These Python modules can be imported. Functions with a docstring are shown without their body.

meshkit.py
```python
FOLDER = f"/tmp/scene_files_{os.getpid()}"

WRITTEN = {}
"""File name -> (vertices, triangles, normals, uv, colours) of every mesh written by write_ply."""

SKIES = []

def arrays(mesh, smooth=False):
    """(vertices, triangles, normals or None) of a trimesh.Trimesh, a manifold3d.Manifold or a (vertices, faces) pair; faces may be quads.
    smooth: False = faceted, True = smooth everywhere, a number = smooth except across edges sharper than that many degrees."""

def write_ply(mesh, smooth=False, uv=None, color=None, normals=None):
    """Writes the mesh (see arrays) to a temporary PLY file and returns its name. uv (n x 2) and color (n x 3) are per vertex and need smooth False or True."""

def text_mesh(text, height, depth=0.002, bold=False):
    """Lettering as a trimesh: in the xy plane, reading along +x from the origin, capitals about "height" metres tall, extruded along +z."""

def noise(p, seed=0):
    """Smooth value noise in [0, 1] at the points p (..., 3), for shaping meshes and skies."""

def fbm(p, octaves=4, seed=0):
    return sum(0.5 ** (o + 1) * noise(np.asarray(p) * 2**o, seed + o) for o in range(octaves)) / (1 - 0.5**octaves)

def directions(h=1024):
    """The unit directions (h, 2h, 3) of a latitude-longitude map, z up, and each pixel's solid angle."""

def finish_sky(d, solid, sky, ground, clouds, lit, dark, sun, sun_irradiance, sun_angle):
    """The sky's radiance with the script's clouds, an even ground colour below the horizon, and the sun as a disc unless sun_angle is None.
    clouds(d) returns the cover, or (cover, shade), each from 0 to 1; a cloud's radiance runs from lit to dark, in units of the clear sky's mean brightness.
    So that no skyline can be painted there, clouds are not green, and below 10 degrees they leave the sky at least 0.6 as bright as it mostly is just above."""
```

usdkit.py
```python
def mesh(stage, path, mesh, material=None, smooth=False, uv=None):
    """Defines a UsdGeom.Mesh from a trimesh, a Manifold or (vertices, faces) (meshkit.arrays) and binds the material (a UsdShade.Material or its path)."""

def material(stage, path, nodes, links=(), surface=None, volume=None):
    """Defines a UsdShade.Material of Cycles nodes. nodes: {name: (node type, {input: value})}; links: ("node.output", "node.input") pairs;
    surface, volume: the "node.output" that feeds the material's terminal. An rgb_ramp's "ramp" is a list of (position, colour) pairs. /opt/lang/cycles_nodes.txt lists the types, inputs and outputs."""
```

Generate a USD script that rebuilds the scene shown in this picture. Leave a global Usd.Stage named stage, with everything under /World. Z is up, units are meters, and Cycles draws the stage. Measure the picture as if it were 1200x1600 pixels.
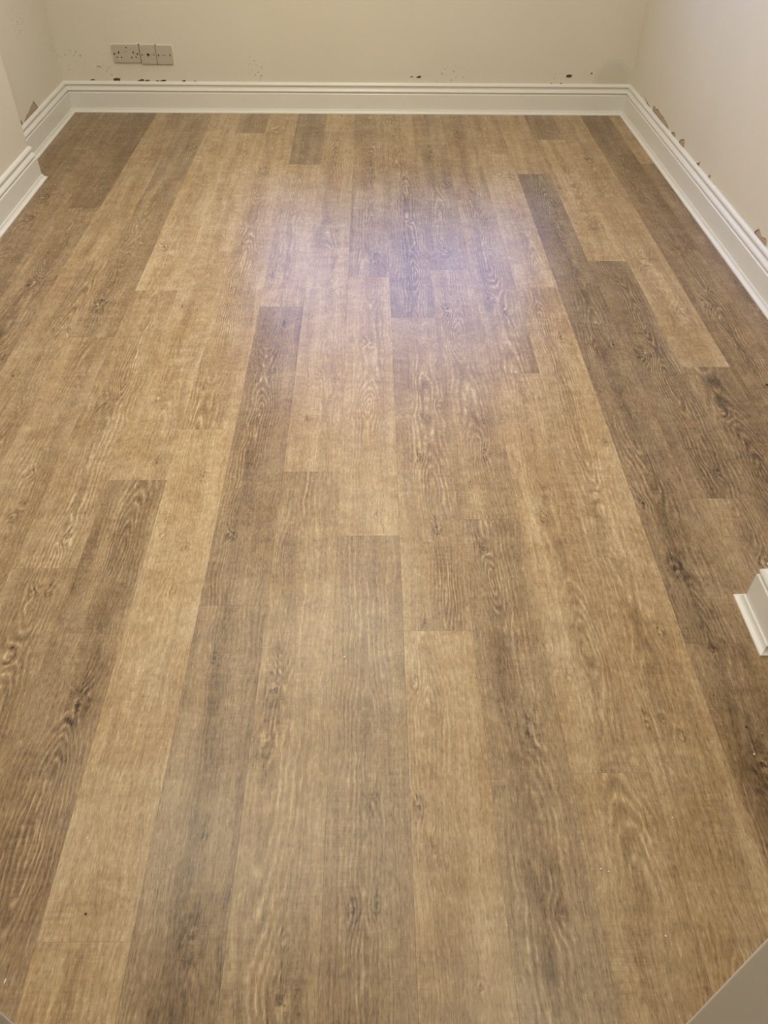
import math, random
import numpy as np, trimesh, shapely
from shapely.geometry import Polygon, box as sbox, LineString
from shapely.affinity import translate
from pxr import Usd, UsdGeom, UsdLux, UsdShade, Gf, Sdf, Vt
import usdkit, meshkit

random.seed(7)
stage = Usd.Stage.CreateInMemory()
UsdGeom.SetStageUpAxis(stage, UsdGeom.Tokens.z)
UsdGeom.SetStageMetersPerUnit(stage, 1.0)
world = UsdGeom.Xform.Define(stage, '/World')
stage.SetDefaultPrim(world.GetPrim())
UsdGeom.Scope.Define(stage, '/World/Looks')

# ------------------------------------------------------------------ camera
PITCH, ROLL, YAW, CX, CZ, FPX = 0.7571678, 0.0109710, 0.0206991, -0.0693, 1.41362, 1238.415
fw = np.array([math.sin(YAW) * math.cos(PITCH), math.cos(YAW) * math.cos(PITCH), -math.sin(PITCH)])
rt = np.cross(fw, [0, 0, 1]); rt /= np.linalg.norm(rt); up = np.cross(rt, fw)
c_, s_ = math.cos(ROLL), math.sin(ROLL)
rt, up = c_ * rt + s_ * up, -s_ * rt + c_ * up
cam = UsdGeom.Camera.Define(stage, '/World/camera')
cam.CreateHorizontalApertureAttr(36.0); cam.CreateVerticalApertureAttr(48.0)
cam.CreateFocalLengthAttr(36.0 * FPX / 1200.0)
cam.CreateClippingRangeAttr(Gf.Vec2f(0.01, 100))
cam.CreateExposureAttr(0.0)
cam.AddTransformOp().Set(Gf.Matrix4d(*rt, 0, *up, 0, *(-fw), 0, CX, 0, CZ, 1))

# ------------------------------------------------------------------ light
# a grey-blue overcast evening sky seen through the window in the far wall, warm ceiling downlights inside
SKY = (0.29, 0.42, 1.0); SKY_I = 2.15
dome = UsdLux.DomeLight.Define(stage, '/World/sky')
dome.CreateColorAttr(Gf.Vec3f(*SKY)); dome.CreateIntensityAttr(SKY_I)
WARM = (1.08, 1.0, 0.79)
CEIL = 2.42
LAMPS = [(0.45, 0.95, 9.0), (-0.85, 1.7, 14.0), (-0.15, 1.7, 11.0), (-0.85, 2.9, 10.0), (-0.10, 2.9, 21.0), (-0.10, 4.0, 9.5)]
for i, (lx, ly, li) in enumerate(LAMPS):
    l = UsdLux.DiskLight.Define(stage, f'/World/downlight{"" if not i else "_%03d" % i}')
    l.CreateRadiusAttr(0.045); l.CreateColorAttr(Gf.Vec3f(*WARM)); l.CreateIntensityAttr(li * 40)
    l.AddTranslateOp().Set((lx, ly, CEIL - 0.01))
# window opening in the far wall (above the frame)
WX0, WX1, WZ0, WZ1 = -0.85, 1.02, 0.66, 1.80

# ------------------------------------------------------------------ helpers
_used = {}
def numbered(path):
    n = _used.get(path, -1) + 1; _used[path] = n
    return path if n == 0 else f'{path}_{n:03d}'

def tag(prim, label=None, cat=None, group=None, kind=None):
    for k, v in (('label', label), ('category', cat), ('group', group), ('kind', kind)):
        if v: prim.SetCustomDataByKey(k, v)

def thing(name, label, cat, group=None, kind=None, loc=(0, 0, 0)):
    x = UsdGeom.Xform.Define(stage, numbered('/World/' + name)); x.AddTranslateOp().Set(tuple(map(float, loc)))
    tag(x.GetPrim(), label, cat, group, kind)
    return x.GetPrim()

def obj(name, mesh, mat, parent=None, smooth=False, label=None):
    base = parent.GetPath().pathString if parent else '/World'
    m = usdkit.mesh(stage, numbered(base + '/' + name), mesh, mat, smooth=smooth)
    if label: m.GetPrim().SetCustomDataByKey('label', label)
    return m.GetPrim()

cat_ = trimesh.util.concatenate
def bx(x0, x1, y0, y1, z0, z1):
    b = trimesh.creation.box((x1 - x0, y1 - y0, z1 - z0)); b.apply_translation(((x0 + x1) / 2, (y0 + y1) / 2, (z0 + z1) / 2)); return b

def extr(poly, depth):
    """polygon(s) in (a, b) extruded along +c"""
    gs = getattr(poly, 'geoms', [poly])
    return cat_([trimesh.creation.extrude_polygon(g, depth, engine='earcut') for g in gs if g.area > 1e-9])

def remap(mesh, fn, flip=False):
    v = np.array([fn(*p) for p in mesh.vertices]); f = mesh.faces[:, ::-1] if flip else mesh.faces
    t = trimesh.Trimesh(v, f, process=False)
    t.fix_normals() if len(f) < 3000 else None
    return t

class G:
    """tiny expression builder for shader graphs"""
    def __init__(s): s.n, s.l, s.k = {}, [], 0
    def node(s, kind, _lits=None, **inp):
        s.k += 1; nm = f'n{s.k}'; lit = dict(_lits or {})
        for k, v in inp.items():
            if isinstance(v, str) and '.' in v and v.split('.')[0] in s.n: s.l.append((v, f'{nm}.{k}'))
            else: lit[k] = v
        s.n[nm] = (kind, lit); return nm
    def m(s, op, a, b=0.0, c=0.0, clamp=False):
        d = {'math_type': op}
        if clamp: d['use_clamp'] = True
        return s.node('math', d, value1=a, value2=b, value3=c) + '.value'
    def add(s, a, b): return s.m('add', a, b)
    def sub(s, a, b): return s.m('subtract', a, b)
    def mul(s, a, b): return s.m('multiply', a, b)
    def xyz(s, x, y, z=0.0): return s.node('combine_xyz', x=x, y=y, z=z) + '.vector'
    def noise(s, vec, scale=1.0, detail=2.0, rough=0.5, dist=0.0):
        return s.node('noise_texture', vector=vec, scale=scale, detail=detail, roughness=rough, distortion=dist) + '.fac'
    def ramp(s, fac, stops): return s.node('rgb_ramp', {'ramp': stops}, fac=fac) + '.color'
    def mr(s, v, a, b, c, d): return s.node('map_range', {'clamp': True, 'range_type': 'smoothstep'}, value=v, from_min=a, from_max=b, to_min=c, to_max=d) + '.result'
    def mix(s, fac, a, b, kind='mix'): return s.node('mix_color', {'blend_type': kind}, fac=fac, a=a, b=b) + '.result'
    def gauss(s, x, w):  # exp(-(x/w)^2)
        q = s.m('divide', x, w); return s.m('exponent', s.mul(s.mul(q, q), -1.0))
    def build(s, path, surf): return usdkit.material(stage, path, s.n, s.l, surface=surf)

# ------------------------------------------------------------------ materials
def wood_material():
    g = G()
    pos = g.node('geometry') + '.position'
    sep = g.node('separate_xyz', vector=pos); X, Y = sep + '.x', sep + '.y'
    at = lambda nm: g.node('separate_xyz', vector=g.node('attribute', {'attribute': nm}) + '.vector')
    tn = at('plank_tone'); tone, grey, rings = tn + '.x', tn + '.y', tn + '.z'
    sd = at('plank_seed'); cx, sy, sz = sd + '.x', sd + '.y', sd + '.z'
    Yo = g.add(Y, sy)
    # slow wander of the grain
    wv = g.noise(g.xyz(g.mul(X, 7.0), g.mul(Yo, 2.2), sz), 1.0, 3.0, 0.55)
    w2 = g.noise(g.xyz(g.mul(X, 22.0), g.mul(Yo, 9.0), sz), 1.0, 2.0, 0.5)
    w3 = g.noise(g.xyz(g.mul(X, 75.0), g.mul(Yo, 26.0), g.add(sz, 4.0)), 1.0, 3.0, 0.6)
    dx = g.add(g.mul(g.sub(wv, 0.5), 0.060), g.mul(g.sub(w2, 0.5), 0.014))
    # knots
    bump_sum, core_sum, halo_sum, crack_sum = 0.0, 0.0, 0.0, 0.0
    for i in range(4):
        kn = at(f'knot_{"abcd"[i]}'); kx, ky, ks = kn + '.x', kn + '.y', kn + '.z'   # ks: size in m, 0 = none
        ddx = g.sub(g.add(X, g.mul(g.sub(w2, .5), .012)), kx); ddy = g.sub(g.add(Y, g.mul(g.sub(wv, .5), .02)), ky)
        safe = g.add(ks, 0.0004)
        qx, qy = g.m('divide', ddx, safe), g.m('divide', ddy, g.mul(safe, 1.9))
        d2 = g.add(g.mul(qx, qx), g.mul(qy, qy))
        on = g.m('greater_than', ks, 0.001)
        e = g.mul(g.m('exponent', g.mul(d2, -0.28)), on)
        bump_sum = g.add(bump_sum, g.mul(e, g.mul(ks, 1.6)))
        core = g.mul(g.m('exponent', g.mul(d2, -3.2)), on)
        core_sum = g.add(core_sum, core)
        ring = g.mul(g.gauss(g.sub(g.m('sqrt', d2), 1.05), 0.32), on)
        halo_sum = g.add(halo_sum, ring)
        # a dark crack running along the grain away from the knot
        cx_ = g.gauss(g.add(ddx, g.add(g.mul(g.sub(wv, .5), .03), g.mul(g.sub(w3, .5), .012))), 0.0016)
        cy_ = g.gauss(g.sub(ddy, g.mul(safe, 2.2)), g.mul(safe, 2.6))
        crack_sum = g.add(crack_sum, g.mul(g.mul(cx_, cy_), on))
    # growth rings of a flat-sawn board: distance from a pith line that wanders up and down
    u = g.add(g.sub(X, cx), dx)
    v0 = g.noise(g.xyz(0.0, g.mul(Yo, 1.0), g.add(sz, 5.0)), 1.0, 2.0, 0.5)
    v = g.mul(g.sub(v0, 0.5), 0.36)
    r = g.m('sqrt', g.add(g.mul(u, u), g.mul(v, g.mul(v, 0.55))))
    r = g.add(g.add(r, bump_sum), g.mul(g.sub(w3, .5), 0.0032))
    per = g.add(0.0066, g.mul(r, 0.03))
    ph = g.mul(g.m('divide', r, per), 6.2832)
    s01 = g.add(0.5, g.mul(g.m('sine', ph), 0.5))
    line = g.m('power', s01, 4.0)
    dark = g.m('power', g.sub(1.0, s01), 3.0)
    broken = g.noise(g.xyz(g.mul(X, 120.0), g.mul(Yo, 22.0), sz), 1.0, 3.0, 0.6)
    brk = g.mr(broken, 0.40, 0.62, 0.10, 1.0)
    band = g.add(g.mul(g.gauss(u, 0.055), 0.85), g.mul(halo_sum, 0.5))
    patch = g.noise(g.xyz(g.mul(X, 9.0), g.mul(Yo, 1.6), g.add(sz, 2.0)), 1.0, 2.0, 0.5)
    amp = g.mul(g.mul(g.m('add', g.mul(band, g.mr(patch, .34, .58, .12, 1.0)), 0.04), rings), 1.0)
    # streaks, pores, saw marks
    streak = g.noise(g.xyz(g.mul(g.add(X, dx), 24.0), g.mul(Yo, 0.8), g.add(sz, 3.0)), 1.0, 3.0, 0.6)
    fine = g.noise(g.xyz(g.mul(g.add(X, g.mul(dx, .6)), 330.0), g.mul(Yo, 34.0), sz), 1.0, 3.0, 0.65)
    pore = g.noise(g.xyz(g.mul(X, 480.0), g.mul(Yo, 120.0), sz), 1.0, 2.0, 0.6)
    saw = g.noise(g.xyz(g.mul(X, 16.0), g.mul(Yo, 190.0), sz), 1.0, 3.0, 0.6)
    sawz = g.noise(g.xyz(g.mul(X, 14.0), g.mul(Yo, 5.0), g.add(sz, 7.0)), 1.0, 2.0, 0.5)
    cloud = g.noise(g.xyz(g.mul(X, 10.0), g.mul(Yo, 4.0), g.add(sz, 9.0)), 1.0, 4.0, 0.6)
    mott = g.noise(g.xyz(g.mul(X, 70.0), g.mul(Yo, 60.0), g.add(sz, 11.0)), 1.0, 3.0, 0.65)
    longg = g.noise(g.xyz(g.mul(g.add(X, g.mul(dx, .8)), 300.0), g.mul(Yo, 5.0), g.add(sz, 19.0)), 1.0, 2.0, 0.55)
    cross = g.noise(g.xyz(g.mul(g.add(X, g.mul(wv, .1)), 13.0), g.mul(Yo, 24.0), g.add(sz, 17.0)), 1.0, 3.0, 0.55)
    val = g.add(0.578, g.mul(tone, 0.235))
    val = g.sub(val, g.mul(g.mul(g.gauss(u, 0.036), rings), 0.05))     # heartwood core is darker, edges lighter
    for nz, a in ((streak, 0.50), (fine, 0.42), (cloud, 0.38), (pore, 0.20), (mott, 0.26), (cross, 0.30), (longg, 0.34)):
        val = g.add(val, g.mul(g.sub(nz, 0.5), a))
    val = g.add(val, g.mul(g.mul(g.sub(saw, 0.5), g.mr(sawz, .45, .65, 0.0, 1.0)), 0.30))
    val = g.add(val, g.mul(g.mul(g.mul(line, brk), amp), 0.38))
    val = g.sub(val, g.mul(g.mul(dark, amp), 0.12))
    val = g.sub(val, g.mul(halo_sum, g.mr(mott, .43, .60, 0.0, 0.24)))
    val = g.add(val, g.mul(core_sum, g.mr(mott, .42, .58, -0.30, 0.18)))
    fl = g.noise(g.xyz(g.mul(g.add(X, g.mul(dx, .5)), 330.0), g.mul(Yo, 75.0), g.add(sz, 13.0)), 1.0, 2.0, 0.55)
    val = g.sub(val, g.mr(fl, .56, .68, 0.0, 0.13))
    val = g.add(val, g.mr(fl, .44, .32, 0.0, 0.12))
    val = g.sub(val, g.mul(crack_sum, g.mr(broken, .35, .6, 0.05, 0.30)))
    col = g.ramp(val, [(0.0, (0.039, 0.023, 0.012)), (0.18, (0.127, 0.078, 0.039)), (0.36, (0.226, 0.143, 0.071)), (0.52, (0.330, 0.217, 0.110)),
                       (0.68, (0.440, 0.302, 0.156)), (0.84, (0.550, 0.404, 0.230)), (1.0, (0.660, 0.525, 0.331))])
    lum = g.node('rgb_to_bw', color=col) + '.val'
    gcol = g.node('combine_color', r=g.mul(lum, 1.10), g=g.mul(lum, 0.985), b=g.mul(lum, 0.78)) + '.color'
    warmz = g.mr(cloud, 0.35, 0.65, 0.0, 0.16)
    col = g.mix(g.m('add', g.mul(grey, .6), warmz, clamp=True), col, gcol)
    h = g.add(g.add(g.mul(fine, .5), g.mul(pore, .6)), g.mul(saw, .25))
    bp = g.node('bump', {'strength': 0.22, 'distance': 0.0012}, height=h) + '.normal'
    rough = g.add(0.33, g.mul(g.sub(fine, .5), 0.10))
    p = g.node('principled_bsdf', {'specular_ior_level': 0.40}, base_color=col, roughness=rough, normal=bp)
    return g.build('/World/Looks/oak_laminate', p + '.BSDF')

def paint(name, color, rough=0.55, spots=(), stain=None, amount=0.05, bump=0.06, spec=0.35):
    """matt wall paint, optionally with specks of old filler around given points and one damp stain"""
    g = G()
    pos = g.node('geometry') + '.position'
    n1 = g.noise(pos, 2.5, 4.0, 0.55); n2 = g.noise(pos, 90.0, 3.0, 0.6)
    f = g.add(g.mul(g.sub(n1, 0.5), amount * 2), g.mul(g.sub(n2, 0.5), amount * .6))
    k = g.add(1.0, f)
    col = g.node('vector_math', {'math_type': 'scale', 'vector1': color}, scale=k) + '.vector'
    if spots:
        sp = g.noise(pos, 75.0, 2.0, 0.5); mask = 0.0
        for (q, rad) in spots:
            d = g.node('vector_math', {'math_type': 'distance', 'vector2': q}, vector1=pos) + '.value'
            mask = g.m('maximum', mask, g.mr(d, rad * .3, rad, 1.0, 0.0))
        thr = g.sub(0.80, g.mul(mask, 0.17))
        on = g.mr(g.sub(sp, thr), 0.0, 0.04, 0.0, 0.75)
        col = g.mix(on, col, (color[0] * .45, color[1] * .42, color[2] * .38))
    if stain:
        q, rad, c2, fac = stain
        wob = g.noise(pos, 14.0, 3.0, 0.6)
        d = g.node('vector_math', {'math_type': 'distance', 'vector2': q}, vector1=pos) + '.value'
        d = g.add(d, g.mul(g.sub(wob, .5), rad * .3))
        core = g.mr(d, rad * .72, rad, fac, 0.0)
        edge = g.mul(g.gauss(g.sub(d, rad * .95), rad * .05), fac * .45)
        col = g.mix(g.m('add', core, edge, clamp=True), col, c2)
    bp = g.node('bump', {'strength': bump, 'distance': 0.002}, height=g.add(g.mul(n2, .6), g.mul(n1, 2.0))) + '.normal'
    p = g.node('principled_bsdf', {'roughness': rough, 'specular_ior_level': spec}, base_color=col, normal=bp)
    return g.build('/World/Looks/' + name, p + '.BSDF')

def plain(name, color, rough=0.4, metal=0.0, spec=0.5, vary=0.04, scale=30.0):
    g = G()
    pos = g.node('geometry') + '.position'
    k = g.add(1.0, g.mul(g.sub(g.noise(pos, scale, 3.0, 0.6), 0.5), vary * 2))
    col = g.node('vector_math', {'math_type': 'scale', 'vector1': color}, scale=k) + '.vector'
    p = g.node('principled_bsdf', {'roughness': rough, 'metallic': metal, 'specular_ior_level': spec}, base_color=col)
    return g.build('/World/Looks/' + name, p + '.BSDF')

WALLC = (0.70, 0.66, 0.565)
M = {}
M['oak'] = wood_material()
M['paint_back'] = paint('wall_paint_far', WALLC, spots=[((-1.66, 4.74, 0.25), .13), ((-1.50, 4.74, 0.205), .10), ((0.37, 4.74, 0.175), .18), ((0.93, 4.74, 0.185), .07), ((-0.70, 4.74, .2), .12)],
                        stain=((1.245, 4.74, 0.165), .105, (0.48, 0.435, 0.345), 0.34))
M['paint_side'] = paint('wall_paint', WALLC, spots=[((-1.728, 4.33, 0.52), .14), ((-1.728, 4.68, 0.33), .14)])
M['ceiling'] = paint('ceiling_paint', (0.78, 0.76, 0.72))
M['plaster'] = paint('raw_plaster', (0.47, 0.365, 0.27), rough=0.9, amount=0.22, bump=0.4, spec=0.1)
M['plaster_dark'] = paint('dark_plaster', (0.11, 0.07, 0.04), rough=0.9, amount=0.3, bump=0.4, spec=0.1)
M['gloss'] = plain('white_satin_paint', (0.75, 0.735, 0.69), rough=0.32, vary=0.02)
M['underlay'] = plain('dark_underlay', (0.12, 0.085, 0.05), rough=0.9)
M['plate'] = plain('painted_over_plate', (0.49, 0.455, 0.375), rough=0.45, vary=0.08, scale=60)
M['plate_light'] = plain('clean_edge_paint', (0.80, 0.76, 0.66), rough=0.6)
M['hole'] = plain('dark_socket_hole', (0.012, 0.010, 0.008), rough=0.6)
M['screw'] = plain('dull_screw', (0.07, 0.055, 0.04), rough=0.5, metal=0.3)
M['grime'] = plain('grey_print', (0.33, 0.30, 0.27), rough=0.6)
M['frame'] = plain('window_frame_white', (0.78, 0.77, 0.74), rough=0.3)
M['chip_white'] = plain('white_crumb', (0.85, 0.80, 0.70), rough=0.4)
M['chip_dark'] = plain('dark_crumb', (0.05, 0.035, 0.025), rough=0.6)
M['steel'] = plain('shiny_steel', (0.75, 0.68, 0.58), rough=0.15, metal=1.0)
gg = G()
fr = gg.node('fresnel', {'IOR': 1.45}) + '.fac'
tr = gg.node('transparent_bsdf', {'color': (0.97, 0.98, 0.98)}) + '.BSDF'
gl = gg.node('glossy_bsdf', {'color': (1, 1, 1), 'roughness': 0.02}) + '.BSDF'
M['glass'] = gg.build('/World/Looks/window_glass', gg.node('mix_closure', fac=fr, closure1=tr, closure2=gl) + '.closure')

# ------------------------------------------------------------------ plan of the room
P_ = 0.038                                  # skirting (20 mm) + floor bead (18 mm)
# toe line of the beads as seen in the photograph, then the wall line behind it
TOE = [(1.90, 1.031), (0.777, 1.031), (0.777, 1.207), (1.332, 1.207), (1.3115, 4.691), (-1.6955, 4.706), (-1.686, 3.770), (-1.572, 3.770), (-1.572, 0.245), (-2.3, 0.245)]
def offset_path(pts, d):
    """miter-offset an open polyline by d to its right (room lies on its left)"""
    out = []; n = len(pts); P = np.array(pts, float)
    nr = [np.array([(P[i + 1] - P[i])[1], -(P[i + 1] - P[i])[0]]) / np.linalg.norm(P[i + 1] - P[i]) for i in range(n - 1)]
    for i in range(n):
        a, b = nr[max(i - 1, 0)], nr[min(i, n - 2)]
        m = (a + b) / (1 + a @ b); out.append(tuple(P[i] + m * d))
    return out
WALL = offset_path(TOE, P_)
FACE = offset_path(TOE, 0.018)              # front of the skirting
W0, W1, W2, W3, W4, W5, W6, W7, W8, W9 = WALL

# ------------------------------------------------------------------ floor
PW, PL, GAP = 0.156, 1.38, 0.00012
floor = thing('floor', 'oak effect laminate floor of long brown planks laid towards the far wall', 'floor', kind='structure')
room = Polygon([(1.9, -1.0), (1.9, W0[1])] + [tuple(p) for p in WALL[1:8]] + [(W7[0], -1.0)]).buffer(-0.004)
obj('underlay', bx(-1.9, 2.0, -1.1, 4.85, -0.03, -0.0085), M['underlay'], floor)
# one end joint of each plank column (metres from the camera foot); the others follow every plank length
JOINT = {-11: 2.10, -10: 2.75, -9: 3.421, -8: 2.918, -7: 2.357, -6: 2.682, -5: 1.624, -4: 1.848, -3: 2.564, -2: 1.658, -1: 1.409, 0: 1.107, 1: 1.467, 2: 0.760,
         3: 1.331, 4: 2.448, 5: 1.544, 6: 2.174, 7: 3.02, 8: 2.590, 9: 1.9, 10: 2.5, 11: 1.3, 12: 2.2}
# tone of each plank, from the near end to the far end of its column: (tone, greyness, ring strength)
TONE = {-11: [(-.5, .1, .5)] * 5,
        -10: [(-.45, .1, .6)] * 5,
        -9: {2.041: (-.3, .1, .8), 3.421: (-.7, .05, .6), .661: (-.1, .1, .8)},
        -8: {1.538: (.0, .1, 1.), 2.918: (.1, .1, .7), 4.298: (-.1, .1, .5), .158: (-.1, .1, 1)},
        -7: {.977: (-.1, .1, .8), 2.357: (-.35, .15, .8), 3.737: (-.3, .35, .9), -.4: (-.2, .1, 1)},
        -6: {-.08: (-.2, .1, 1.), 1.302: (.15, .1, .9), 2.682: (.45, .05, .5), 4.062: (.35, .05, .5)},
        -5: {.244: (-.40, .15, 1.0), 1.624: (.35, .05, .5), 3.004: (.45, .1, .6), 4.384: (-.3, .1, .5)},
        -4: {.468: (.55, .02, .45), 1.848: (.25, .05, 1.1), 3.228: (.35, .1, .6), 4.608: (.2, .1, .5), -.9: (.5, .0, .5)},
        -3: {-.196: (-.42, .2, 1.0), 1.184: (-.35, .15, 1.0), 2.564: (.4, .1, .6), 3.944: (-.4, .35, .8)},
        -2: {.278: (.05, .1, 1.2), 1.658: (.45, .05, .5), 3.038: (.1, .15, 1.1), 4.418: (.2, .05, .5)},
        -1: {.029: (-.18, .12, .8), 1.409: (.42, .05, .8), 2.789: (-.2, .2, 1.2), 4.169: (-.2, .15, .8)},
        0: {-.273: (.35, .0, .5), 1.107: (.1, .1, 1.0), 2.487: (-.25, .25, 1.0), 3.867: (.0, .15, .8)},
        1: {.087: (-.12, .2, 1.0), 1.467: (.15, .1, .9), 2.847: (-.2, .3, .9), 4.227: (-.1, .1, .8)},
        2: {.760: (.3, .02, .7), 2.140: (.05, .12, 1.1), 3.520: (-.2, .15, .9), -.62: (.1, .05, 1.0)},
        3: {-.05: (.2, .02, .6), 1.331: (.3, .05, .8), 2.711: (.35, .12, .6), 4.091: (-.1, .05, .6)},
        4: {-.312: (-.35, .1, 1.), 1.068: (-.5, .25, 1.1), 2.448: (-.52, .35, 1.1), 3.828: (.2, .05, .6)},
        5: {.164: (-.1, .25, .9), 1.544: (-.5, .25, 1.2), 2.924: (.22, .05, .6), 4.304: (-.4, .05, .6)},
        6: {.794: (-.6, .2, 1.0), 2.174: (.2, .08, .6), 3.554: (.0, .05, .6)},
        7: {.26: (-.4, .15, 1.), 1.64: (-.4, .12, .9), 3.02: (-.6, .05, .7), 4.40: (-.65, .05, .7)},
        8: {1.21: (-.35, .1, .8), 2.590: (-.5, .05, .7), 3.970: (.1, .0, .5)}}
KNOTS = [(-0.833, 1.399, 'k'), (-0.594, 1.414, 'k'), (-0.531, 1.371, 'k'), (-0.538, 1.235, 'c'), (-0.417, 1.408, 'k'), (-0.667, 1.697, 'k'), (-0.523, 1.637, 'k'), (-0.991, 1.481, 'k'), (-0.995, 1.652, 'k'), (-0.862, 1.221, 'k'), (-0.824, 1.233, 'k'), (-0.055, 1.476, 'k'), (0.096, 1.436, 'k'), (0.049, 1.127, 'c'), (0.21, 1.36, 'k'), (0.196, 1.6, 'c'), (0.372, 1.474, 'k'), (0.529, 1.56, 'k'), (0.645, 1.524, 'k'), (0.666, 1.295, 's'), (0.884, 1.648, 'k'), (0.887, 1.313, 'k'), (-1.039, 2.569, 's'), (-1.103, 2.398, 'k'), (-0.742, 2.56, 'k'), (-0.685, 2.528, 'k'), (-0.874, 1.978, 's'), (-0.719, 2.005, 'k'), (-0.135, 2.34, 'k'), (-0.096, 2.332, 'k'), (-0.07, 2.304, 'c'), (-0.211, 2.679, 'k'), (-0.182, 2.104, 'k'), (-0.233, 2.133, 'c'), (-0.099, 1.789, 'k'), (-0.26, 1.896, 'c'), (0.133, 1.966, 'k'), (0.25, 1.73, 'k'), (0.063, 1.717, 'k'), (0.573, 2.345, 'k'), (0.741, 2.304, 's'), (0.829, 2.252, 's'), (0.601, 1.787, 'k'), (-0.856, 1.045, 'k'), (-0.568, 0.841, 'k'), (-0.678, 0.92, 's'), (-0.538, 0.733, 'k'), (-0.274, 0.959, 's'), (-0.286, 0.839, 's'), (0.02, 0.967, 'k'), (-0.067, 0.703, 'k'), (0.488, 0.876, 'k'), (0.522, 0.88, 'c'), (0.55, 0.839, 'c'), (0.573, 1.096, 'k'), (0.242, 0.848, 's'), (0.35, 0.978, 'c'), (0.679, 1.042, 'k'), (-0.519, 0.541, 'k'), (-0.367, 0.47, 's'), (-0.103, 0.513, 'k'), (-0.064, 0.521, 'k'), (-0.216, 0.466, 'k'), (-0.212, 0.378, 's'), (0.041, 0.606, 'k'), (0.1, 0.392, 'k'), (0.246, 0.502, 'k'), (0.017, 0.698, 'k'), (0.542, 0.685, 'k'), (0.548, 0.577, 'c'), (-0.057, 2.91, 's'), (-0.259, 3.295, 's'), (0.223, 2.995, 's'), (0.362, 2.631, 'k'), (0.203, 2.538, 's'), (-0.199, 2.669, 'k'), (-0.422, 2.964, 'c'), (-0.97, 4.173, 's'), (-1.332, 2.75, 's'), (-0.992, 3.076, 's'), (-0.755, 2.569, 'k'), (-0.867, 4.129, 's'), (-0.445, 2.803, 'c')]
SIZE = {'k': 0.0085, 's': 0.017, 'c': 0.0055}
rnd = random.Random(11)
def chamfered(poly, t=0.008, ch=0.00015):
    inner = poly.buffer(-ch, join_style=2)
    if inner.geom_type != 'Polygon' or len(inner.exterior.coords) != len(poly.exterior.coords):
        m = extr(poly, t); m.apply_translation((0, 0, -t)); return m
    a = np.array(shapely.geometry.polygon.orient(poly).exterior.coords)[:-1]; b = np.array(shapely.geometry.polygon.orient(inner).exterior.coords)[:-1]
    k0 = int(np.argmin(((b - a[0]) ** 2).sum(1))); b = np.roll(b, -k0, 0); n = len(a)
    v = np.vstack([np.c_[a, np.full(n, -t)], np.c_[a, np.full(n, -ch)], np.c_[b, np.zeros(n)]]); f = []
    for lo in (0, n):
        for i in range(n):
            j = (i + 1) % n; f += [[lo + i, lo + j, lo + n + j], [lo + i, lo + n + j, lo + n + i]]
    cap = trimesh.creation.triangulate_polygon(Polygon(b), engine='earcut')
    cv, cf = np.asarray(cap[0]), np.asarray(cap[1])
    idx = [2 * n + int(np.argmin(((b - q) ** 2).sum(1))) for q in cv]
    for t3 in cf:
        tri = [idx[q] for q in t3]; p = v[tri]
        if np.cross(p[1] - p[0], p[2] - p[0])[2] < 0: tri = tri[::-1]
        f.append(tri)
    return trimesh.Trimesh(v, np.array(f), process=False)

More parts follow.
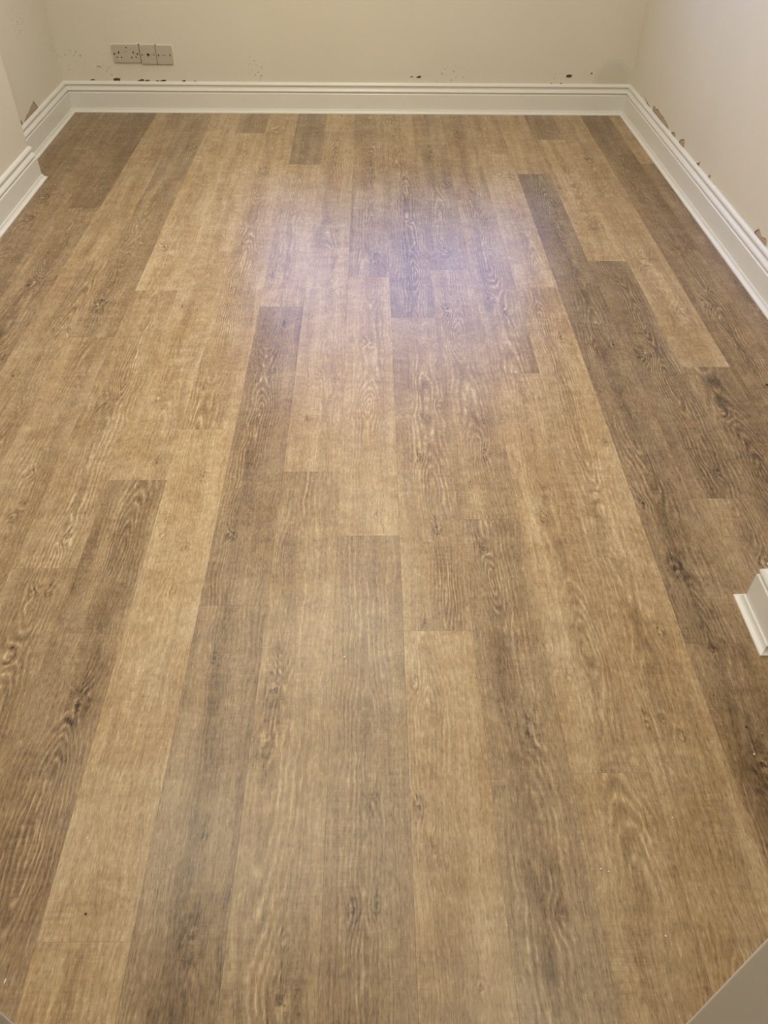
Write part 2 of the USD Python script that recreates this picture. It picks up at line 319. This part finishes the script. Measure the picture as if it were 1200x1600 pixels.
n_planks = 0
for k in range(-11, 13):
    j0 = JOINT[k] % PL - PL
    y = j0 - PL
    while y < 4.75:
        rect = sbox(k * PW + GAP / 2, y + GAP / 2, (k + 1) * PW - GAP / 2, y + PL - GAP / 2).intersection(room)
        for poly in getattr(rect, 'geoms', [rect]):
            if poly.is_empty or poly.geom_type != 'Polygon' or poly.area < 1e-4: continue
            poly = poly.simplify(0.0005)
            t = TONE.get(k)
            tone = (rnd.uniform(-.4, .2), .12, rnd.uniform(.5, 1.1))
            if isinstance(t, list): tone = t[n_planks % len(t)]
            elif t:
                best = min(t, key=lambda q: abs(q - y))
                if abs(best - y) < 0.1: tone = t[best]
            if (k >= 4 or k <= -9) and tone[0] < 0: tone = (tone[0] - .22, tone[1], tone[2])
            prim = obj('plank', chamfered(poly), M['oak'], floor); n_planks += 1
            kn = [q for q in KNOTS if k * PW - .004 < q[0] < (k + 1) * PW + .004 and y < q[1] < y + PL]
            if len(kn) < 2 and k not in (-20,):
                for _ in range(2): kn.append((k * PW + rnd.uniform(.03, .125), y + rnd.uniform(.1, 1.28), rnd.choice('kcs')))
            kn = (kn + [(0, 0, None)] * 4)[:4]
            api = UsdGeom.PrimvarsAPI(prim)
            sx = k * PW + PW * rnd.uniform(.30, .70)
            if kn[0][2]: sx = .5 * sx + .5 * kn[0][0]
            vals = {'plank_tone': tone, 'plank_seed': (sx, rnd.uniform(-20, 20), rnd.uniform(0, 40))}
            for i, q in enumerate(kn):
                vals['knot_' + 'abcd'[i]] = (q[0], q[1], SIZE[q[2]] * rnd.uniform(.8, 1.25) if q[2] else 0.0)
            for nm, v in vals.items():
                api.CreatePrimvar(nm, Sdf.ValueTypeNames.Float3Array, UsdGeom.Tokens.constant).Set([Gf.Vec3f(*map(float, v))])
        y += PL

# ------------------------------------------------------------------ walls: a paint skim with the knocked-off patches cut out of it, raw plaster behind
H = CEIL; SK = 0.004
def blob(pts, jitter=0.0, seed=0, sub=2):
    """irregular outline through the given (a, z) points"""
    r = random.Random(seed); out = []
    for i, p in enumerate(pts):
        q = pts[(i + 1) % len(pts)]; out.append(p)
        for s in range(1, sub):
            t = s / sub; out.append((p[0] + (q[0] - p[0]) * t + r.uniform(-jitter, jitter), p[1] + (q[1] - p[1]) * t + r.uniform(-jitter, jitter)))
    g = Polygon(out).buffer(0); return max(getattr(g, 'geoms', [g]), key=lambda h: h.area)

def wall(name, a, b, label, holes=(), back_mat='plaster', paint_mat='paint_side', cut=None, thick=0.10, z1=None, ext=(0.0, 0.0)):
    """wall whose room face runs from plan point a to b with the room on the left. holes: outlines in (metres from a, z)"""
    a, b = np.array(a), np.array(b); L = np.linalg.norm(b - a); d = (b - a) / L; n = np.array([d[1], -d[0]])   # n: away from the room
    w = thing(name, label, 'wall', kind='structure')
    full = sbox(-ext[0], -0.02, L + ext[1], z1 or H)
    if cut is not None: full = full.difference(cut)
    skim = full
    for h in holes: skim = skim.difference(h)
    mp = lambda off: (lambda u, z, c: (*(a + d * u + n * (off + c)), z))
    obj('paint_skim', remap(extr(skim, SK), mp(0.0)), M[paint_mat], w)
    obj('plaster_core', remap(extr(full, thick - SK), mp(SK)), M[back_mat], w)
    return w, mp

# far wall: u runs from the right corner towards the left, so u = x_right - x
xr = W4[0]
U = lambda x: xr - x
far_holes = []
for i, (x0, x1, y0, y1) in enumerate([(178, 187.5, 122.5, 126.5), (216, 225, 124.5, 127.3), (227, 234, 125.2, 127.3), (241.5, 248, 126.3, 128.4), (251, 259, 125.2, 127.6), (285, 290.5, 125.8, 128), (141, 148, 124.5, 126),
                                      (651, 658, 118.5, 121.2), (641, 645, 118.8, 120.5), (884, 893, 116.0, 120.2), (859, 863, 129.3, 131), (874, 878, 129.2, 131), (303, 306, 126.8, 128.3), (343, 346, 127.8, 129.0)]):
    def at(px, py):
        dd = (px - 600) / FPX * rt - (py - 800) / FPX * up + fw; t = (4.742 - 0.0) / dd[1]; return CX + dd[0] * t, CZ + dd[2] * t
    (xa, za), (xb, zb) = at(x0, y1), at(x1, y0)
    q = [(U(xa), za), (U(xb), za), (U(xb) + .002, (za + zb) / 2), (U(xb) - .003, zb), (U((xa + xb) / 2), zb + .002), (U(xa) + .002, zb - .003)]
    far_holes.append(blob(q, 0.002, i))
far_holes.append(shapely.Point(U(1.1265), 0.2016).buffer(0.0045))
win = sbox(U(WX1), WZ0, U(WX0), WZ1)
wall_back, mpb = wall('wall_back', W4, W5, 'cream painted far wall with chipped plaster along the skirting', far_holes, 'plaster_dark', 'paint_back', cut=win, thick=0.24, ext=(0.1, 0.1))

def along(a, x, y): return float(np.hypot(x - a[0], y - a[1]))
ra = W3
R = lambda y: (y - ra[1])
right_chips = [[(4.36, .13), (4.468, .165), (4.462, .168), (4.33, .152)],
               [(4.288, .13), (4.283, .165), (4.262, .176), (4.24, .170), (4.20, .180), (4.166, .174), (4.13, .172), (4.10, .1755), (4.068, .1685), (4.055, .171), (4.035, .165), (4.00, .160), (3.99, .13)],
               [(3.968, .13), (3.94, .156), (3.915, .166), (3.885, .163), (3.865, .13)],
               [(3.835, .13), (3.813, .164), (3.765, .182), (3.748, .173), (3.737, .13)],
               [(3.565, .13), (3.556, .150), (3.537, .158), (3.520, .172), (3.512, .13)],
               [(3.398, .150), (3.389, .163), (3.372, .166), (3.366, .152)],
               [(3.325, .146), (3.318, .154), (3.31, .148)],
               [(2.86, .13), (2.845, .160), (2.825, .176), (2.806, .1735), (2.79, .165), (2.762, .170), (2.735, .168), (2.727, .13)]]
holesR = [blob([(R(y), z) for y, z in c], 0.0025, 40 + i) for i, c in enumerate(right_chips)]
wall('wall_right', W3, W4, 'cream painted long side wall with a row of ragged plaster chips above its skirting', holesR, ext=(0, 0.0))
left_chips = [[(4.30, .13), (4.258, .180), (4.240, .192), (4.215, .184), (4.188, .180), (4.15, .170), (4.12, .168), (4.09, .160), (4.06, .152), (4.05, .13)],
              [(4.045, .13), (4.034, .166), (4.018, .172), (4.005, .13)]]
holesL = [blob([(W5[1] - y, z) for y, z in c], 0.003, 60 + i) for i, c in enumerate(left_chips)]
wall('wall_recess', W5, W6, 'cream painted wall of the shallow recess with a broken plaster patch', holesL)
wall('wall_step', W6, W7, 'narrow cream return where the side wall steps forward', thick=0.08, ext=(0.0, -0.005))
wall('wall_left', W7, W8, 'cream painted forward section of the side wall beside the recess')
q = sbox(W1[0], W1[1], 1.99, W2[1]); q = q.buffer(-.003).buffer(.003, quad_segs=4)
m = extr(q, H + .02); m.apply_translation((0, 0, -.02))
o = obj('wall_partition', m, M['paint_side'], smooth=30); tag(o, 'short cream partition stub standing out from the side wall near the doorway', 'wall', kind='structure')
# wall with the doorway the picture is taken from: its two reveals show at the bottom corners
DL, DR, DY0, DY1 = -0.465, 0.288, 0.10, 0.255
def jamb_mesh(x0, x1, side):
    q = sbox(x0, DY0, x1, DY1)
    r = 0.006
    q = q.buffer(-r).buffer(r, quad_segs=6)
    return extr(q, H + .02)
j1 = jamb_mesh(-1.75, DL, 1); j1.apply_translation((0, 0, -0.02))
j2 = jamb_mesh(DR, 1.95, -1); j2.apply_translation((0, 0, -0.02))
o = obj('wall_doorway', j1, M['paint_side'], smooth=30); tag(o, 'shaded cream wall edge of the doorway at the bottom left corner', 'wall', kind='structure')
o = obj('wall_doorway', j2, M['paint_side'], smooth=30); tag(o, 'shaded cream wall edge of the doorway at the bottom right corner', 'wall', kind='structure')
o = obj('wall_lintel', bx(DL, DR, DY0, DY1, 2.03, H), M['paint_side']); tag(o, 'cream wall above the doorway opening', 'wall', kind='structure')
o = obj('wall_front', bx(1.90, 1.99, -1.0, 1.1, -.02, H), M['paint_side']); tag(o, 'cream side wall beside the doorway behind the partition stub', 'wall', kind='structure')
o = obj('wall_hall', bx(-1.8, 1.99, -1.1, -1.0, -.02, H), M['paint_side']); tag(o, 'cream hall wall behind the doorway', 'wall', kind='structure')
o = obj('wall_hall_left', bx(-1.8, -1.6, -1.0, 0.3, -.02, H), M['paint_side']); tag(o, 'cream hall side wall behind the doorway', 'wall', kind='structure')
o = obj('ceiling', bx(-2.0, 2.1, -1.2, 5.1, H, H + .12), M['ceiling']); tag(o, 'plain white ceiling of the room', 'ceiling', kind='structure')

# ------------------------------------------------------------------ skirting boards and floor beads
SKIRT = [(0, 0.0), (.020, 0.0), (.020, .0925), (.0195, .0952), (.0172, .0974), (.0120, .0984), (.0120, .1045), (.0185, .1066), (.0190, .1085), (.0178, .1130), (.0140, .1185), (.0095, .1215), (.0068, .1226),
         (.0068, .1325), (.0132, .1354), (.0134, .1380), (.0122, .1420), (.0095, .1462), (.0060, .1490), (.0030, .1500), (0, .1500)]
arc = [(.018 - .0125 * math.sin(t), .0175 - .0125 * math.cos(t)) for t in np.linspace(0.12, 1.45, 8)]
BEAD = [(0, 0), (.018, 0), (.018, .0045)] + [(.0165, .0052)] + arc[1:-1] + [(.0052, .0185), (.0045, .0200), (0, .0200)]
def run(profile, i, base_pts, rev=0.0):
    """profile (out from the wall, z) swept along the i-th leg of the path, mitred against its neighbours"""
    m = extr(Polygon(profile).buffer(0), 1.0)
    offs = {d: offset_path(base_pts, -d) for d in sorted({round(float(v[0]), 6) for v in m.vertices})}
    def fn(o, z, t):
        pts = offs[round(float(o), 6)]; p, q = np.array(pts[i]), np.array(pts[i + 1]); e = p + (q - p) * t
        return e[0], e[1], z
    r = remap(m, fn); r.fix_normals(); return r
BB = [('baseboard_right', [3], 'white moulded skirting board along the wall with the row of plaster chips'),
      ('baseboard_back', [4], 'white moulded skirting board along the far wall under the sockets'),
      ('baseboard_recess', [5, 6], 'white moulded skirting board in the shallow recess below the broken plaster patch'),
      ('baseboard_left', [7], 'white moulded skirting board on the forward wall section, ending at the recess'),
      ('baseboard_partition', [0, 1, 2], 'white moulded skirting board wrapped around the end of the short partition stub')]
for name, legs, lab in BB:
    b = thing(name, lab, 'skirting board', kind='structure')
    for i in legs:
        obj('skirting_board', run(SKIRT, i, WALL), M['gloss'], b, smooth=25)
        obj('floor_bead', run(BEAD, i, FACE), M['gloss'], b, smooth=35)

# ------------------------------------------------------------------ window in the far wall (above the frame; it gives the glare on the floor)
w = thing('window_1', 'white framed window in the far wall above the picture', 'window', kind='structure')
yo, yi = 4.80, 4.85
def bar(x0, x1, z0, z1): return bx(x0, x1, yo, yi, z0, z1)
obj('window_frame', cat_([bar(WX0, WX1, WZ0, WZ0 + .05), bar(WX0, WX1, WZ1 - .05, WZ1), bar(WX0, WX0 + .05, WZ0 + .05, WZ1 - .05), bar(WX1 - .05, WX1, WZ0 + .05, WZ1 - .05), bar(-0.25, -0.17, WZ0 + .05, WZ1 - .05)]), M['frame'], w)
obj('pane', bx(WX0 + .05, WX1 - .05, 4.822, 4.826, WZ0 + .05, WZ1 - .05), M['glass'], w)
obj('window_sill', bx(WX0 - .04, WX1 + .04, 4.715, 4.80, WZ0 - .025, WZ0), M['frame'], w)

# ------------------------------------------------------------------ sockets on the far wall
yw = float(np.interp(-1.3, [W5[0], W4[0]], [W5[1], W4[1]]))
def rounded(w, h, r): return sbox(-w / 2 + r, -h / 2 + r, w / 2 - r, h / 2 - r).buffer(r, quad_segs=4)
def plate(name, label, cat, x0, x1, z0, z1, depth, holes, group=None):
    """faceplate with a bevelled rim; holes: outlines relative to its centre, cut through"""
    t = thing(name, label, cat, group, loc=((x0 + x1) / 2, yw, (z0 + z1) / 2))
    W_, H_ = x1 - x0, z1 - z0
    face = rounded(W_, H_, .004); top = rounded(W_ - .004, H_ - .004, .004)
    for h in holes: face = face.difference(h); top = top.difference(h)
    toy = lambda y0: (lambda a, z, c: (a, y0 - c, z))
    obj('faceplate', cat_([remap(extr(face, depth - .002), toy(-.0005)), remap(extr(top, .002), toy(-.0005 - depth + .002))]), M['plate'], t)
    rim = rounded(W_ + .010, H_ + .010, .004).difference(rounded(W_ + .0008, H_ + .0008, .004))
    obj('paint_edge', remap(extr(rim, .0012), toy(0.0)), M['plate_light'], t)
    obj('back_box', remap(extr(rounded(W_ - .012, H_ - .012, .004), .0016), toy(0.0)), M['hole'], t)
    return t, toy, depth
def rc(x, z, w, h): return sbox(x - w / 2, z - h / 2, x + w / 2, z + h / 2)
hl = []
for s in (-1, 1):
    cx = s * 0.0385
    hl += [rc(cx, .006, .006, .0125), rc(cx - .0112, -.0165, .0075, .006), rc(cx + .0112, -.0165, .0075, .006)]
t, toy, dp = plate('double_socket', 'old painted-over double mains socket at the end of the row on the far wall', 'socket', -1.4348, -1.2925, .2413, .3250, .0095, hl)
def screw(t, toy, dp, x, z, r=.0036):
    q = shapely.Point(x, z).buffer(r).difference(rc(x, z, 2.2 * r, r * .45))
    obj('screw', remap(extr(q, .0012), toy(-.0006 - dp)), M['screw'], t)
for s in (-1, 1): screw(t, toy, dp, s * .0605, .0005, .0044)
bl = trimesh.creation.icosphere(2, 1.0); bl.apply_scale((.008, .003, .011)); bl.apply_translation((-.001, -.0098, .018))
obj('paint_drip', bl, M['plate'], t, smooth=True)
bl = trimesh.creation.icosphere(2, 1.0); bl.apply_scale((.004, .0022, .003)); bl.apply_translation((.006, -.0100, .030))
obj('scuff', bl, M['screw'], t, smooth=True)
t, toy, dp = plate('aerial_socket', 'painted-over single outlet plate with a round dark hole, between two other plates', 'socket', -1.2895, -1.2070, .2350, .3245, .0105, [shapely.Point(0, 0).buffer(.0062)])
obj('aerial_ring', remap(extr(shapely.Point(0, 0).buffer(.0078).difference(shapely.Point(0, 0).buffer(.0062)), .0015), toy(-.0005 - dp)), M['grime'], t)
for s in (-1, 1): screw(t, toy, dp, s * .0302, 0.0, .0030)
t, toy, dp = plate('blank_plate', 'painted-over blank outlet plate with two screws and a faint grey smudge', 'socket', -1.2050, -1.1205, .2345, .3215, .0105, [])
for s in (-1, 1): screw(t, toy, dp, s * .0302, 0.0, .0040)
sm = remap(extr(blob([(-.014, -.001), (-.004, .003), (.010, .002), (.012, -.001), (0, -.003)], .001, 5), .0004), toy(-.0005 - dp))
obj('smudge', sm, M['grime'], t)

# ------------------------------------------------------------------ crumbs left on the new floor
def crumb(name, label, x, y, r, mat, sq=(1, 1, .6), seed=0, group=None):
    s = trimesh.creation.icosphere(2, r); n = meshkit.noise(s.vertices / r * 1.7 + seed * 3.1, seed) - .5
    s.vertices *= (1 + .5 * n)[:, None]; s.vertices *= np.array(sq)
    s.apply_translation((x, y, -s.vertices[:, 2].min()))
    o = obj(name, s, M[mat], smooth=True); tag(o, label, 'debris', group)
crumb('metal_bead', 'small shiny metal bead on the floor, the larger of two near the partition stub', .6806, .7952, .0030, 'steel', (1, 1, 1), 1)
crumb('metal_bead', 'tiny dull bead on the floor, the smaller of two near the partition stub', .7127, .8416, .0023, 'steel', (1, 1, 1), 2)
crumb('wood_splinter', 'dark speck on the dark plank just beyond the two beads', .6872, .8578, .0018, 'chip_dark', (1.5, 1, .6), 3)
crumb('dirt_crumb', 'black crumb on the light plank at the bottom left', -.5539, .5119, .0018, 'chip_dark', (1, 1, .6), 4)
crumb('paint_flake', 'white flake on the light plank above the black crumb', -.5840, .6412, .0017, 'chip_white', (.6, 1.5, .5), 5)
crumb('paint_flake', 'long white flake beside the doorway edge at the bottom left', -.6556, .4116, .0018, 'chip_white', (.7, 2.2, .5), 6)
crumb('paint_flake', 'white flake on the brown plank in the middle of the lower floor', -.1307, 1.0361, .0020, 'chip_white', (1, 1.2, .5), 7)
crumb('paint_flake', 'white flake on the plank below the dark cathedral grain at the lower right', .4846, .6694, .0016, 'chip_white', (1, 1, .5), 8)
crumb('paint_flake', 'white flake, left one of a close pair on the lower floor', .3319, .5776, .0015, 'chip_white', (1, 1, .5), 9)
crumb('paint_flake', 'white flake, right one of a close pair on the lower floor', .3445, .5730, .0014, 'chip_white', (1, 1, .5), 10)
crumb('paint_flake', 'single white flake nearest the doorway edge at the bottom right', .4162, .4666, .0016, 'chip_white', (1, 1, .5), 11)
crumb('dirt_crumb', 'black crumb on the dark floor by the right edge of the picture', 1.1736, 2.0702, .0035, 'chip_dark', (1.3, 1, .6), 12)
